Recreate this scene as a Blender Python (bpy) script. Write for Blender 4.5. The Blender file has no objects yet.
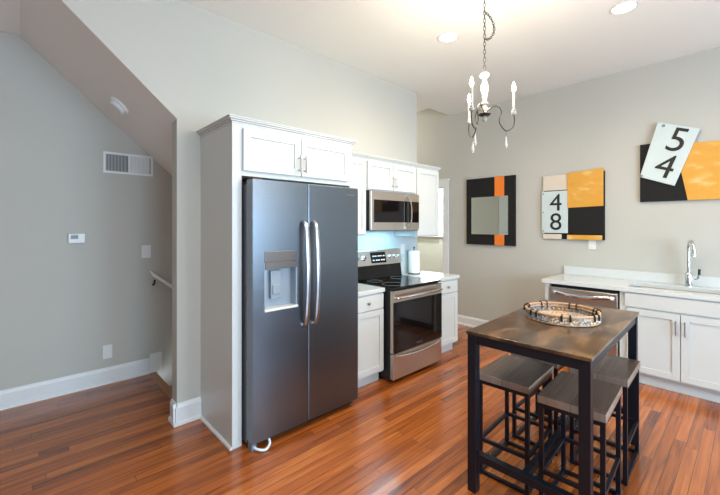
import bpy, bmesh, math, random
from mathutils import Vector, Matrix
random.seed(7)
PI = math.pi
S = bpy.context.scene
C = S.collection

# ---------------------------------------------------------------- camera
cam_d = bpy.data.cameras.new('camera'); cam = bpy.data.objects.new('camera', cam_d); C.objects.link(cam)
YAW = math.atan(394/366)                      # angle between the view direction and +X
cam.location = (0, 0, 1.52)
cam.rotation_euler = (PI/2, 0, YAW - PI/2)
cam_d.sensor_width = 36; cam_d.lens = 36*366/720
cam_d.shift_y = -22.5/720
cam_d.clip_start = .05
S.camera = cam

# ---------------------------------------------------------------- world, exposure, window light
w = bpy.data.worlds.new('world'); S.world = w; w.use_nodes = True
bg = w.node_tree.nodes['Background']; bg.inputs[0].default_value = (.80, .90, 1, 1); bg.inputs[1].default_value = 3.0
S.view_settings.view_transform = 'Standard'; S.view_settings.look = 'None'
S.view_settings.gamma = 1; S.view_settings.use_curve_mapping = False
S.view_settings.exposure = 0.35

def area(name, loc, rot, sx, sy, power, col):
    l = bpy.data.lights.new(name, 'AREA'); l.shape = 'RECTANGLE'; l.size = sx; l.size_y = sy
    l.energy = power; l.color = col
    o = bpy.data.objects.new(name, l); C.objects.link(o); o.location = loc; o.rotation_euler = rot
    return o
COOL = (.52, .76, 1)
WARM = (1, .84, .62)
# daylight in the openings of the windows behind the camera
area('window_light', (.35, -3.12, 1.45), (PI/2, 0, 0), 1.5, 1.5, 112, COOL)
area('window_light', (2.55, -3.12, 1.45), (PI/2, 0, 0), 1.5, 1.5, 112, COOL)
area('window_light', (6.62, 4.65, 1.8), (PI/2, 0, PI/2), .9, 1.1, 14, (.9, .96, 1))
def point(name, loc, power, col, rad):
    l = bpy.data.lights.new(name, 'POINT'); l.energy = power; l.color = col; l.shadow_soft_size = rad
    o = bpy.data.objects.new(name, l); C.objects.link(o); o.location = loc
point('rear_room_fill', (2.7, -1.7, 2.2), 36, (1, .88, .70), .15)  # bare fill light added behind the camera to warm ceiling and walls
point('rear_room_fill', (-1.4, -.6, 2.1), 22, (1, .86, .68), .2)  # second added fill, no fixture, lifts the surround's side panel and the soffit
point('hall_fill', (4.3, 4.4, 2.9), 13, (1, .9, .75), .12)  # added fill hidden past the wall end, brightens hall and mirror view
point('side_room_fill', (5.75, 3.8, 2.7), 150, (.92, 1, .95), .12)  # added fill out of sight, brightens the wall seen through the opening

# ---------------------------------------------------------------- materials
MATS = {}
def mat(name, col, rough=.5, metal=0, emit=None, es=0, noise=0, nscale=8, bump=0, bscale=60, coat=0, spec=.5, trans=0, stretch=None):
    m = bpy.data.materials.new(name); m.use_nodes = True
    nt = m.node_tree; b = nt.nodes['Principled BSDF']
    b.inputs['Base Color'].default_value = (*col, 1)
    b.inputs['Roughness'].default_value = rough; b.inputs['Metallic'].default_value = metal
    b.inputs['Specular IOR Level'].default_value = spec
    b.inputs['Coat Weight'].default_value = coat; b.inputs['Coat Roughness'].default_value = .08
    b.inputs['Transmission Weight'].default_value = trans
    if emit: b.inputs['Emission Color'].default_value = (*emit, 1); b.inputs['Emission Strength'].default_value = es
    tc = nt.nodes.new('ShaderNodeTexCoord'); mp = nt.nodes.new('ShaderNodeMapping')
    nt.links.new(tc.outputs['Object'], mp.inputs[0])
    if stretch: mp.inputs['Scale'].default_value = stretch
    n = nt.nodes.new('ShaderNodeTexNoise'); n.inputs['Scale'].default_value = nscale; n.inputs['Detail'].default_value = 5
    nt.links.new(mp.outputs[0], n.inputs['Vector'])
    mr = nt.nodes.new('ShaderNodeMapRange'); mr.inputs[3].default_value = 1-noise; mr.inputs[4].default_value = 1+noise
    nt.links.new(n.outputs[0], mr.inputs[0])
    mx = nt.nodes.new('ShaderNodeVectorMath'); mx.operation = 'SCALE'; mx.inputs[0].default_value = col
    nt.links.new(mr.outputs[0], mx.inputs['Scale']); nt.links.new(mx.outputs[0], b.inputs['Base Color'])
    if bump:
        n2 = nt.nodes.new('ShaderNodeTexNoise'); n2.inputs['Scale'].default_value = bscale
        nt.links.new(mp.outputs[0], n2.inputs['Vector'])
        bp = nt.nodes.new('ShaderNodeBump'); bp.inputs['Strength'].default_value = bump; bp.inputs['Distance'].default_value = .002
        nt.links.new(n2.outputs[0], bp.inputs['Height']); nt.links.new(bp.outputs[0], b.inputs['Normal'])
    MATS[name] = m; return m

WALL = mat('wall_paint', (.475, .472, .432), .75, noise=.015, nscale=2, bump=.1)
CEIL = mat('ceiling_paint', (.78, .79, .76), .85, noise=.01, nscale=2)
SOFF = mat('soffit_paint', (.78, .77, .74), .85, noise=.01, nscale=2)
SPLASH = mat('backsplash_paint', (.52, .60, .62), .45, noise=.01, nscale=2)
TRIM = mat('trim_paint', (.70, .72, .73), .35, noise=.01, nscale=4)
CAB = mat('cabinet_paint', (.58, .605, .595), .32, noise=.008, nscale=4)
QUARTZ = mat('quartz', (.60, .63, .63), .12, noise=.04, nscale=90)
STEEL = mat('brushed_steel', (.60, .57, .53), .32, 1, noise=.05, nscale=3, bump=.15, bscale=40, stretch=(.3, .3, 30))
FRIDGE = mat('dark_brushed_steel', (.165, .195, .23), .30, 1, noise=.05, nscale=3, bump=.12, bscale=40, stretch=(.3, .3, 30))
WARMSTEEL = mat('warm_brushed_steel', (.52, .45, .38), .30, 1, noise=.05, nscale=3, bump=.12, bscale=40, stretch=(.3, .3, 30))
CHROME = mat('chrome', (.75, .76, .78), .12, 1, noise=.01)
HANDLE = mat('handle_steel', (.42, .46, .52), .28, 1, noise=.02)
NICKEL = mat('satin_nickel', (.45, .44, .43), .3, 1, noise=.02)
BLACKP = mat('black_plastic', (.012, .012, .014), .35, noise=.05)
GREYP = mat('grey_plastic', (.17, .21, .25), .4, noise=.05)
DISPG = mat('dispenser_grey', (.30, .36, .42), .3, .3, noise=.03)
DISPB = mat('dispenser_bronze', (.15, .14, .135), .3, .6, noise=.03)
BLACKG = mat('black_glass', (.005, .004, .004), .05, noise=0, coat=0, spec=.32)
BLACKM = mat('black_metal', (.007, .010, .018), .38, .3, noise=.1, nscale=20)
WHITEP = mat('white_plastic', (.72, .73, .72), .35, noise=.01)
VENTD = mat('vent_dark', (.09, .10, .11), .8, noise=.05)
PAPER = mat('paper', (.88, .88, .86), .9, noise=.02, bump=.3, bscale=150)
MIRROR = mat('mirror_glass', (.85, .90, .88), .02, 1)
ARTBLK = mat('art_black', (.014, .014, .014), .8, noise=.1, spec=.2)
ARTORG = mat('art_orange', (.80, .20, .02), .6, noise=.08)
ARTCRM = mat('art_cream', (.62, .54, .45), .6, noise=.04)
ARTPLT = mat('art_plate_blue', (.52, .61, .62), .4, noise=.06, nscale=9)
ARTINK = mat('art_ink', (.006, .006, .006), .6)
RAILW = mat('rail_paint', (.8, .8, .8), .35)
BRACK = mat('bronze_metal', (.05, .03, .02), .4, .8)
CHALK = mat('chalky_white_wood', (.38, .37, .35), .6, noise=.12, nscale=40)
IRON = mat('dark_iron', (.045, .040, .036), .45, .6, noise=.2, nscale=40)
CRYSTAL = mat('crystal', (.85, .86, .85), .06, 0, noise=0, spec=1, trans=.6)
BULB = mat('bulb_glow', (1, .9, .7), .3, emit=(1, .80, .50), es=40)
CANGLOW = mat('can_glow', (1, .95, .85), .3, emit=(1, .90, .72), es=20)
LED = mat('hob_lamp_glow', (1, 1, 1), .3, emit=(.60, .88, 1), es=2)
SCREEN = mat('screen_grey', (.08, .10, .09), .3)
SCRBLUE = mat('screen_lit', (.3, .4, .5), .3, emit=(.6, .8, 1), es=.8)
GLASS = bpy.data.materials.new('window_glass'); GLASS.use_nodes = True
_n = GLASS.node_tree.nodes; _l = GLASS.node_tree.links
for q in list(_n): _n.remove(q)
_o = _n.new('ShaderNodeOutputMaterial'); _m = _n.new('ShaderNodeMixShader'); _t = _n.new('ShaderNodeBsdfTransparent'); _g = _n.new('ShaderNodeBsdfGlossy'); _g.inputs['Roughness'].default_value = .02
_f = _n.new('ShaderNodeFresnel'); _l.new(_f.outputs[0], _m.inputs[0]); _l.new(_t.outputs[0], _m.inputs[1]); _l.new(_g.outputs[0], _m.inputs[2]); _l.new(_m.outputs[0], _o.inputs[0])
RATTAN = mat('rattan', (.46, .28, .16), .6, noise=.25, nscale=30)
SHADOWJ = mat('dark_gap', (.01, .01, .01), .8)
COOLSTEEL = mat('cool_brushed_steel', (.62, .66, .68), .33, 1, noise=.04)
SINKST = mat('satin_sink_steel', (.30, .31, .32), .38, 1, noise=.04)
STEELB = mat('steel_blue_tube', (.60, .70, .80), .3, noise=.05)

def gold_mat():
    m = mat('art_gold', (.66, .33, .045), .5)
    nt = m.node_tree; b = nt.nodes['Principled BSDF']
    tc = nt.nodes.new('ShaderNodeTexCoord'); n = nt.nodes.new('ShaderNodeTexNoise'); n.inputs['Scale'].default_value = 5; n.inputs['Detail'].default_value = 3
    mp = nt.nodes.new('ShaderNodeMapping'); mp.inputs['Scale'].default_value = (1, 1, 2.2)
    nt.links.new(tc.outputs['Object'], mp.inputs[0]); nt.links.new(mp.outputs[0], n.inputs['Vector'])
    r = nt.nodes.new('ShaderNodeValToRGB'); r.color_ramp.elements[0].position = .35; r.color_ramp.elements[0].color = (.62, .29, .03, 1)
    r.color_ramp.elements[1].position = .72; r.color_ramp.elements[1].color = (.70, .46, .16, 1)
    e = r.color_ramp.elements.new(.58); e.color = (.64, .32, .045, 1)
    nt.links.new(n.outputs[0], r.inputs[0]); nt.links.new(r.outputs[0], b.inputs['Base Color'])
    return m
GOLD = gold_mat()

def plank_mat(name, width, length, cols, rough=.25, axis='x', gap=.03, coat=.3, grain=1.0, grainmix=.35):
    """boards running along `axis` in object space"""
    m = bpy.data.materials.new(name); m.use_nodes = True
    nt = m.node_tree; N = nt.nodes; L = nt.links; b = N['Principled BSDF']
    tc = N.new('ShaderNodeTexCoord'); sp = N.new('ShaderNodeSeparateXYZ'); L.new(tc.outputs['Object'], sp.inputs[0])
    def mth(op, a, v=None, c=None):
        n = N.new('ShaderNodeMath'); n.operation = op
        for i, q in enumerate((a, v, c)):
            if q is None: continue
            if isinstance(q, (int, float)): n.inputs[i].default_value = q
            else: L.new(q, n.inputs[i])
        return n.outputs[0]
    along, across = (sp.outputs[0], sp.outputs[1]) if axis == 'x' else (sp.outputs[1], sp.outputs[0])
    rw = mth('DIVIDE', across, width); row = mth('FLOOR', rw); fr = mth('FRACT', rw)
    wn = N.new('ShaderNodeTexWhiteNoise'); wn.noise_dimensions = '1D'; L.new(row, wn.inputs['W'])
    al = mth('ADD', mth('DIVIDE', along, length), mth('MULTIPLY', wn.outputs[0], 7.3)); col = mth('FLOOR', al); fa = mth('FRACT', al)
    cb = N.new('ShaderNodeCombineXYZ'); L.new(row, cb.inputs[0]); L.new(col, cb.inputs[1])
    wn2 = N.new('ShaderNodeTexWhiteNoise'); wn2.noise_dimensions = '2D'; L.new(cb.outputs[0], wn2.inputs['Vector'])
    mp = N.new('ShaderNodeMapping'); mp.inputs['Scale'].default_value = (1.6*grain, 28*grain, 1) if axis == 'x' else (28*grain, 1.6*grain, 1)
    ad = N.new('ShaderNodeVectorMath'); ad.operation = 'ADD'
    sc = N.new('ShaderNodeVectorMath'); sc.operation = 'SCALE'; sc.inputs['Scale'].default_value = 11
    L.new(wn2.outputs['Color'], sc.inputs[0]); L.new(tc.outputs['Object'], ad.inputs[0]); L.new(sc.outputs[0], ad.inputs[1]); L.new(ad.outputs[0], mp.inputs[0])
    ng = N.new('ShaderNodeTexNoise'); ng.inputs['Scale'].default_value = 1.5; ng.inputs['Detail'].default_value = 6; ng.inputs['Distortion'].default_value = .6
    L.new(mp.outputs[0], ng.inputs['Vector'])
    v = mth('ADD', mth('MULTIPLY', wn2.outputs[0], 1-grainmix), mth('MULTIPLY', ng.outputs[0], grainmix))
    r = N.new('ShaderNodeValToRGB'); cr = r.color_ramp
    for i, c in enumerate(cols):
        p = .20 + .60*i/(len(cols)-1)
        e = cr.elements[0] if i == 0 else (cr.elements[1] if i == 1 else cr.elements.new(p))
        e.position = p; e.color = (*c, 1)
    L.new(v, r.inputs[0])
    # narrow joints
    g1 = mth('GREATER_THAN', mth('ABSOLUTE', mth('SUBTRACT', fr, .5)), .5-gap/2)
    g2 = mth('GREATER_THAN', mth('ABSOLUTE', mth('SUBTRACT', fa, .5)), .5-gap*width/length/2)
    g = mth('MAXIMUM', g1, g2)
    mx = N.new('ShaderNodeMix'); mx.data_type = 'RGBA'; L.new(g, mx.inputs[0]); L.new(r.outputs[0], mx.inputs[6])
    mx.inputs[7].default_value = tuple(x*.25 for x in cols[0])+(1,)
    L.new(mx.outputs[2], b.inputs['Base Color'])
    b.inputs['Roughness'].default_value = rough; b.inputs['Coat Weight'].default_value = coat; b.inputs['Coat Roughness'].default_value = .12
    bp = N.new('ShaderNodeBump'); bp.inputs['Strength'].default_value = .15; bp.inputs['Distance'].default_value = .001
    L.new(ng.outputs[0], bp.inputs['Height']); L.new(bp.outputs[0], b.inputs['Normal'])
    return m
FLOOR = plank_mat('pine_floor', .064, 1.7, [(.085, .022, .005), (.26, .066, .012), (.41, .112, .019), (.56, .19, .045)], .27, coat=.35, grainmix=.7)
SEATW = plank_mat('weathered_seat_wood', .149, .9, [(.050, .032, .026), (.105, .070, .055), (.20, .145, .115)], .38, coat=.1, grain=1.2, gap=.008, grainmix=.7)
SEATE = plank_mat('weathered_seat_edge', .149, .9, [(.13, .095, .075), (.24, .18, .145), (.36, .28, .23)], .6, coat=0, grain=1.2, gap=.01, grainmix=.6)
NOSE = plank_mat('oak_nosing', .4, 3, [(.28, .11, .035), (.40, .17, .06)], .35, axis='y')

def tabletop_mat():
    m = bpy.data.materials.new('aged_tabletop'); m.use_nodes = True
    nt = m.node_tree; N = nt.nodes; L = nt.links; b = N['Principled BSDF']
    tc = N.new('ShaderNodeTexCoord')
    mp = N.new('ShaderNodeMapping'); mp.inputs['Scale'].default_value = (1.3, 3.2, 1); L.new(tc.outputs['Object'], mp.inputs[0])
    n = N.new('ShaderNodeTexNoise'); n.inputs['Scale'].default_value = 3.2; n.inputs['Detail'].default_value = 5; n.inputs['Distortion'].default_value = .5
    L.new(mp.outputs[0], n.inputs['Vector'])
    r = N.new('ShaderNodeValToRGB'); cr = r.color_ramp
    cr.elements[0].position = .32; cr.elements[0].color = (.030, .015, .008, 1)
    cr.elements[1].position = .72; cr.elements[1].color = (.22, .120, .054, 1)
    e = cr.elements.new(.52); e.color = (.080, .042, .020, 1)
    L.new(n.outputs[0], r.inputs[0]); L.new(r.outputs[0], b.inputs['Base Color'])
    b.inputs['Roughness'].default_value = .30; b.inputs['Coat Weight'].default_value = .25; b.inputs['Coat Roughness'].default_value = .2
    return m
TOP = tabletop_mat()

def weave_mat():
    m = bpy.data.materials.new('woven_cane'); m.use_nodes = True
    nt = m.node_tree; N = nt.nodes; L = nt.links; b = N['Principled BSDF']
    tc = N.new('ShaderNodeTexCoord')
    wv = N.new('ShaderNodeTexVoronoi'); wv.inputs['Scale'].default_value = 70; wv.feature = 'F1'
    L.new(tc.outputs['Object'], wv.inputs['Vector'])
    n = N.new('ShaderNodeTexNoise'); n.inputs['Scale'].default_value = 5; L.new(tc.outputs['Object'], n.inputs['Vector'])
    r = N.new('ShaderNodeValToRGB'); r.color_ramp.elements[0].position = .42; r.color_ramp.elements[0].color = (.50, .36, .24, 1)
    r.color_ramp.elements[1].position = .58; r.color_ramp.elements[1].color = (.33, .34, .35, 1)
    L.new(n.outputs[0], r.inputs[0])
    r2 = N.new('ShaderNodeValToRGB'); r2.color_ramp.elements[0].position = .2; r2.color_ramp.elements[0].color = (1.7, 1.7, 1.7, 1)
    r2.color_ramp.elements[1].position = .6; r2.color_ramp.elements[1].color = (.55, .52, .50, 1)
    L.new(wv.outputs['Distance'], r2.inputs[0])
    mx = N.new('ShaderNodeMix'); mx.data_type = 'RGBA'; mx.blend_type = 'MULTIPLY'; mx.inputs[0].default_value = 1
    L.new(r.outputs[0], mx.inputs[6]); L.new(r2.outputs[0], mx.inputs[7]); L.new(mx.outputs[2], b.inputs['Base Color'])
    b.inputs['Roughness'].default_value = .6
    return m
WEAVE = weave_mat()

# ---------------------------------------------------------------- mesh helpers
def BM(): return bmesh.new()
def box(bm, x0, x1, y0, y1, z0, z1):
    v = [bm.verts.new(p) for p in ((x0,y0,z0),(x1,y0,z0),(x1,y1,z0),(x0,y1,z0),(x0,y0,z1),(x1,y0,z1),(x1,y1,z1),(x0,y1,z1))]
    for f in ((0,3,2,1),(4,5,6,7),(0,1,5,4),(1,2,6,5),(2,3,7,6),(3,0,4,7)): bm.faces.new([v[i] for i in f])
    return bm
def B(*a): return box(BM(), *a)
def prism(bm, pts, axis, a0, a1):
    """pts: 2-D outline; axis: extrusion axis ('y' -> pts are (x,z); 'x' -> (y,z); 'z' -> (x,y))"""
    def mk(p, a):
        return {'y': (p[0], a, p[1]), 'x': (a, p[0], p[1]), 'z': (p[0], p[1], a)}[axis]
    A = [bm.verts.new(mk(p, a0)) for p in pts]; D = [bm.verts.new(mk(p, a1)) for p in pts]
    bm.faces.new(A); bm.faces.new(D[::-1]); n = len(pts)
    for i in range(n): bm.faces.new((A[i], D[i], D[(i+1) % n], A[(i+1) % n]))
    bmesh.ops.recalc_face_normals(bm, faces=bm.faces[:]); return bm
def lathe(bm, prof, seg=24, c=(0, 0, 0)):
    rings = []
    for r, z in prof:
        rings.append([bm.verts.new((c[0]+max(r, 1e-4)*math.cos(2*PI*i/seg), c[1]+max(r, 1e-4)*math.sin(2*PI*i/seg), c[2]+z)) for i in range(seg)])
    for a, b_ in zip(rings, rings[1:]):
        for i in range(seg): bm.faces.new((a[i], a[(i+1) % seg], b_[(i+1) % seg], b_[i]))
    bm.faces.new(rings[0][::-1]); bm.faces.new(rings[-1])
    return bm
def tube(bm, pts, r, seg=8, closed=False, flat=None):
    """sweep a circle (or ellipse when flat=(ra, rb)) along points"""
    pts = [Vector(p) for p in pts]; n = len(pts); rings = []; up = None
    for i, p in enumerate(pts):
        a = pts[(i-1) % n] if (closed or i > 0) else p; b_ = pts[(i+1) % n] if (closed or i < n-1) else p
        t = (b_-a).normalized()
        if up is None:
            ref = Vector((0, 0, 1)) if abs(t.z) < .9 else Vector((1, 0, 0)); up = (ref - t*ref.dot(t)).normalized()
        else: up = (up - t*up.dot(t)).normalized()
        sd = t.cross(up)
        rr = r[i] if isinstance(r, (list, tuple)) else r
        ra, rb = flat if flat else (rr, rr)
        rings.append([bm.verts.new(p + up*ra*math.cos(2*PI*k/seg) + sd*rb*math.sin(2*PI*k/seg)) for k in range(seg)])
    m = n if closed else n-1
    for i in range(m):
        A, D = rings[i], rings[(i+1) % n]
        for k in range(seg): bm.faces.new((A[k], A[(k+1) % seg], D[(k+1) % seg], D[k]))
    if not closed: bm.faces.new(rings[0][::-1]); bm.faces.new(rings[-1])
    bmesh.ops.recalc_face_normals(bm, faces=bm.faces[:]); return bm
def bez(pts, n=24):
    """Catmull-Rom through points"""
    P = [Vector(p) for p in pts]; P = [P[0]*2-P[1]]+P+[P[-1]*2-P[-2]]; out = []
    segs = len(P)-3; per = max(2, n//segs)
    for i in range(segs):
        a, b_, c, d = P[i:i+4]
        for k in range(per):
            t = k/per
            out.append(.5*((2*b_)+(c-a)*t+(2*a-5*b_+4*c-d)*t*t+(3*b_-a-3*c+d)*t**3))
    out.append(P[-2]); return out
def obj(name, bm, m, parent=None, bevel=0, smooth=False, loc=None):
    me = bpy.data.meshes.new(name); bmesh.ops.recalc_face_normals(bm, faces=bm.faces[:]); bm.to_mesh(me); bm.free()
    ms = m if isinstance(m, (list, tuple)) else [m]
    for q in ms: me.materials.append(q)
    o = bpy.data.objects.new(name, me); C.objects.link(o)
    if parent: o.parent = parent
    if loc: o.location = loc
    if smooth:
        for p in me.polygons: p.use_smooth = True
    if bevel:
        b_ = o.modifiers.new('bevel', 'BEVEL'); b_.width = bevel; b_.segments = 2; b_.limit_method = 'ANGLE'; b_.angle_limit = .6
        if smooth is None or smooth: pass
    return o
def sm(o, ang=.6):
    for p in o.data.polygons: p.use_smooth = True
    e = o.modifiers.new('split', 'EDGE_SPLIT'); e.split_angle = ang
    return o
def thing(name, label, cat, loc=(0, 0, 0), rz=0, group=None):
    o = bpy.data.objects.new(name, None); C.objects.link(o); o.location = loc; o.rotation_euler = (0, 0, rz)
    o.empty_display_size = .1
    o['label'] = label; o['category'] = cat
    if group: o['group'] = group
    return o
def tag(o, label, cat, group=None):
    o['label'] = label; o['category'] = cat
    if group: o['group'] = group
    return o
def struct(name, bm, m, bevel=0, label=None):
    o = obj(name, bm, m, None, bevel); o['kind'] = 'structure'
    if label: o['label'] = label
    return o
def copy_tree(o, parent=None):
    c = o.copy(); C.objects.link(c)
    if parent: c.parent = parent
    for ch in list(o.children): copy_tree(ch, c)
    return c
def text_bm(body, size, depth=.001):
    cu = bpy.data.curves.new('t', 'FONT'); cu.body = body; cu.size = size; cu.extrude = depth; cu.align_x = 'CENTER'; cu.align_y = 'CENTER'
    to = bpy.data.objects.new('t', cu); C.objects.link(to)
    dg = bpy.context.evaluated_depsgraph_get(); me = bpy.data.meshes.new_from_object(to.evaluated_get(dg))
    bm = BM(); bm.from_mesh(me); bpy.data.objects.remove(to); bpy.data.curves.remove(cu); bpy.data.meshes.remove(me)
    return bm                                   # lies in XY, readable from +Z

# ---------------------------------------------------------------- the setting
AY = 2.99      # face of the appliance wall (facing -Y)
LY = 4.23      # stair side wall
BX = 4.95      # face of the art wall (facing -X)
CZ = 3.24      # ceiling
WL = -3.0; WR = -3.1   # left end wall X, rear wall Y
AE = 3.79      # right end of the appliance wall
CX0 = .875      # left end (column) of the appliance wall
SZ = lambda x: 3.12 - .905*max(x, 0)

bm = BM()
box(bm, WL, BX, WR, 3.11, -.02, 0); box(bm, WL, 1.0, 3.11, LY, -.02, 0); box(bm, AE-.1, BX+.1, 3.11, 5.3, -.02, 0); box(bm, BX, 6.5, 3.11, 5.3, -.02, 0)
struct('floor', bm, FLOOR)
bm = BM(); box(bm, WL-.1, BX+.12, WR-.1, 3.26, CZ, CZ+.1); struct('ceiling', bm, CEIL)
bm = BM(); box(bm, AE-.1, 6.5, 3.26, 5.4, 3.44, 3.5); box(bm, AE-.1, BX+.1, 3.20, 3.26, CZ+.1, 3.5); struct('ceiling_hall', bm, CEIL)
# appliance wall with its sloped opening on the left
pts = [(CX0, -2.6), (AE, -2.6), (AE, CZ), (WL, CZ), (WL, SZ(0)), (0, SZ(0)), (CX0, SZ(CX0))]
wa = struct('wall_appliances', prism(BM(), pts, 'y', AY, 3.11), [WALL, SOFF])
for p in wa.data.polygons:
    if p.normal.z < -.3: p.material_index = 1
struct('wall_backsplash', B(2.15, AE-.012, AY-.004, AY-.0005, .90, 1.47), SPLASH)
struct('wall_left', B(WL-.1, AE-.1, LY, LY+.1, -2.6, CZ), WALL)
struct('wall_end', B(WL-.1, WL, 2.0, LY, 0, CZ), WALL)
struct('wall_hall', B(AE-.1, AE, 3.11, 5.3, 0, 3.44), WALL)
struct('wall_hall_back', B(AE-.1, 6.5, 5.3, 5.4, 0, 3.44), WALL)
# art wall with a cased opening beyond
bm = BM(); OY = 3.37
box(bm, BX, BX+.1, WR-.1, OY, 0, 3.44); box(bm, BX, BX+.1, OY, 4.33, 2.12, 3.44); box(bm, BX, BX+.1, 4.33, 5.3, 0, 3.44)
struct('wall_right', bm, WALL)
bm = BM()
for s in ((OY-.10, OY), (4.33, 4.43)): box(bm, BX-.018, BX, s[0], s[1], 0, 2.12)
box(bm, BX-.018, BX, OY-.10, 4.43, 2.12, 2.225); box(bm, BX-.025, BX, OY-.115, 4.445, 2.225, 2.25)
box(bm, BX, BX+.1, OY, OY+.012, 0, 2.12); box(bm, BX, BX+.1, 4.318, 4.33, 0, 2.12); box(bm, BX, BX+.1, OY+.012, 4.318, 2.108, 2.12)
struct('trim_1', bm, TRIM, .002)
# side room beyond the opening, with its window
bm = BM(); NX = 6.4
wy0, wy1, wz0, wz1 = 4.33, 5.0, 1.30, 2.22
box(bm, NX, NX+.1, 3.0, wy0, 0, 3.44); box(bm, NX, NX+.1, wy1, 5.3, 0, 3.44); box(bm, NX, NX+.1, wy0, wy1, 0, wz0); box(bm, NX, NX+.1, wy0, wy1, wz1, 3.44)
box(bm, BX+.1, NX, 3.0, 3.1, 0, 3.44)
struct('wall_side_room', bm, WALL)
wn = obj('window_1', B(NX+.04, NX+.05, wy0+.04, wy1-.04, wz0+.04, wz1-.04), GLASS); wn['kind'] = 'structure'
bm = BM()
box(bm, NX+.01, NX+.07, wy0, wy0+.05, wz0, wz1); box(bm, NX+.01, NX+.07, wy1-.05, wy1, wz0, wz1); box(bm, NX+.01, NX+.07, wy0, wy1, wz0, wz0+.05)
box(bm, NX+.01, NX+.07, wy0, wy1, wz1-.05, wz1); box(bm, NX+.01, NX+.07, wy0, wy1, 1.80, 1.85)
obj('window_frame', bm, TRIM, wn, .003)
obj('window_sill', B(NX-.06, NX+.02, wy0-.08, wy1+.05, wz0-.03, wz0), TRIM, wn, .003)
# soffit over the stairs
bm = BM(); xe = 3.6
pts = [(0, SZ(0)), (xe, SZ(xe)), (xe, SZ(xe)+.2), (.3, SZ(0)+.1), (WL, SZ(0)+.1), (WL, SZ(0))]
struct('ceiling_stairs', prism(bm, pts, 'y', 3.11, LY), SOFF)
# stairs going down
bm = BM()
for k in range(8): box(bm, 1.0+.26*k, 1.0+.26*(k+1)+.02, 3.11, LY, -2.6, -.19*(k+1))
struct('stairs', bm, NOSE)
struct('trim_2', B(.965, 1.03, 3.111, LY, -.035, .006), NOSE, .004, )
# rear walls with windows
def wall_holes_y(y0, y1, x0, x1, z1, holes):
    bm = BM(); xs = x0
    for (a, b_, c, d) in holes:
        box(bm, xs, a, y0, y1, 0, z1); box(bm, a, b_, y0, y1, 0, c); box(bm, a, b_, y0, y1, d, z1); xs = b_
    box(bm, xs, x1, y0, y1, 0, z1); return bm
struct('wall_rear', wall_holes_y(WR-.1, WR, WL, BX, CZ, [(-.4, 1.1, .7, 2.2), (1.8, 3.3, .7, 2.2)]), WALL)
bm = BM(); box(bm, WL-.1, WL, WR-.1, 2.0, 0, CZ)
struct('wall_end', bm, WALL)
def window_frame(n, cx, cy, rz, wd):
    bm = BM(); h = wd/2
    for a in ((-h-.09, -h+.03), (h-.03, h+.09)): box(bm, a[0], a[1], -.01, .02, .62, 2.28)
    box(bm, -h, h, -.01, .02, .62, .72); box(bm, -h, h, -.01, .02, 2.18, 2.28); box(bm, -h, h, 0, .02, 1.42, 1.47)
    o = struct(n, bm, TRIM); o.location = (cx, cy, 0); o.rotation_euler = (0, 0, rz)
window_frame('window_2', .35, WR-.0, 0, 1.5); window_frame('window_3', 2.55, WR-.0, 0, 1.5)

def base_y(bm, x0, x1, y, d, h=.155):           # baseboard on a wall facing -Y (d=-1)
    pts = [(y, 0), (y+d*.030, 0), (y+d*.028, .018), (y+d*.016, .030), (y+d*.016, h-.03), (y+d*.008, h-.008), (y, h)]
    return prism(bm, pts, 'x', x0, x1)
def base_x(bm, y0, y1, x, d, h=.155):
    pts = [(x, 0), (x+d*.030, 0), (x+d*.028, .018), (x+d*.016, .030), (x+d*.016, h-.03), (x+d*.008, h-.008), (x, h)]
    return prism(bm, pts, 'y', y0, y1)
struct('baseboard_left', base_y(BM(), WL, .985, LY, -1), TRIM)
bm = BM(); box(bm, .975, 1.085, LY-.028, LY, 0, .195)
struct('trim_3', bm, TRIM, .003)
bm = BM(); base_y(bm, CX0-.03, 1.05, AY, -1, .16); base_x(bm, AY-.03, 3.11, CX0, -1, .16)
struct('baseboard_column', bm, TRIM)
struct('baseboard_right', base_x(BM(), 1.70, OY-.10, BX, -1, .14), TRIM)

# ---------------------------------------------------------------- cabinets (front faces local -Y)
def shaker(bm, x0, x1, z0, z1, y, t=.02, s=.055, rec=.009):
    """door slab at y-t..y with a recessed panel"""
    f = y-t
    box(bm, x0, x0+s, f, y, z0, z1); box(bm, x1-s, x1, f, y, z0, z1)
    box(bm, x0+s, x1-s, f, y, z0, z0+s); box(bm, x0+s, x1-s, f, y, z1-s, z1)
    box(bm, x0+s, x1-s, f+rec, y, z0+s, z1-s)
    return bm
def bar_handle(parent, x, z, y, L=.13, horizontal=False):
    bm = BM(); h = L/2
    tube(bm, [(x, y-.032, z-h), (x, y-.032, z+h)], .0058, 10)
    for s in (-1, 1): tube(bm, [(x, y, z+s*(h-.018)), (x, y-.032, z+s*(h-.018))], .0045, 8)
    return sm(obj('handle', bm, NICKEL, parent))
def knob(parent, x, z, y):
    bm = BM()
    prof = [(.006, 0), (.006, .012), (.014, .018), (.0155, .024), (.012, .029), (.0, .030)]
    lathe(bm, prof, 16); bmesh.ops.rotate(bm, verts=bm.verts[:], cent=(0, 0, 0), matrix=Matrix.Rotation(PI/2, 3, 'X'))
    bmesh.ops.translate(bm, verts=bm.verts[:], vec=(x, y, z))
    return sm(obj('knob', bm, NICKEL, parent))
def crown(bm, x0, x1, yf, yb, z, left=True, right=True, h=.045, o=.03):
    """small crown moulding around a cabinet top"""
    steps = [(0.004, 0, .3), (o*.45, .3, .55), (o*.8, .55, .8), (o, .8, 1.0)]
    for off, a, b_ in steps:
        box(bm, x0-(off if left else 0), x1+(off if right else 0), yf-off, yb, z+a*h, z+b_*h)
    return bm

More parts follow.
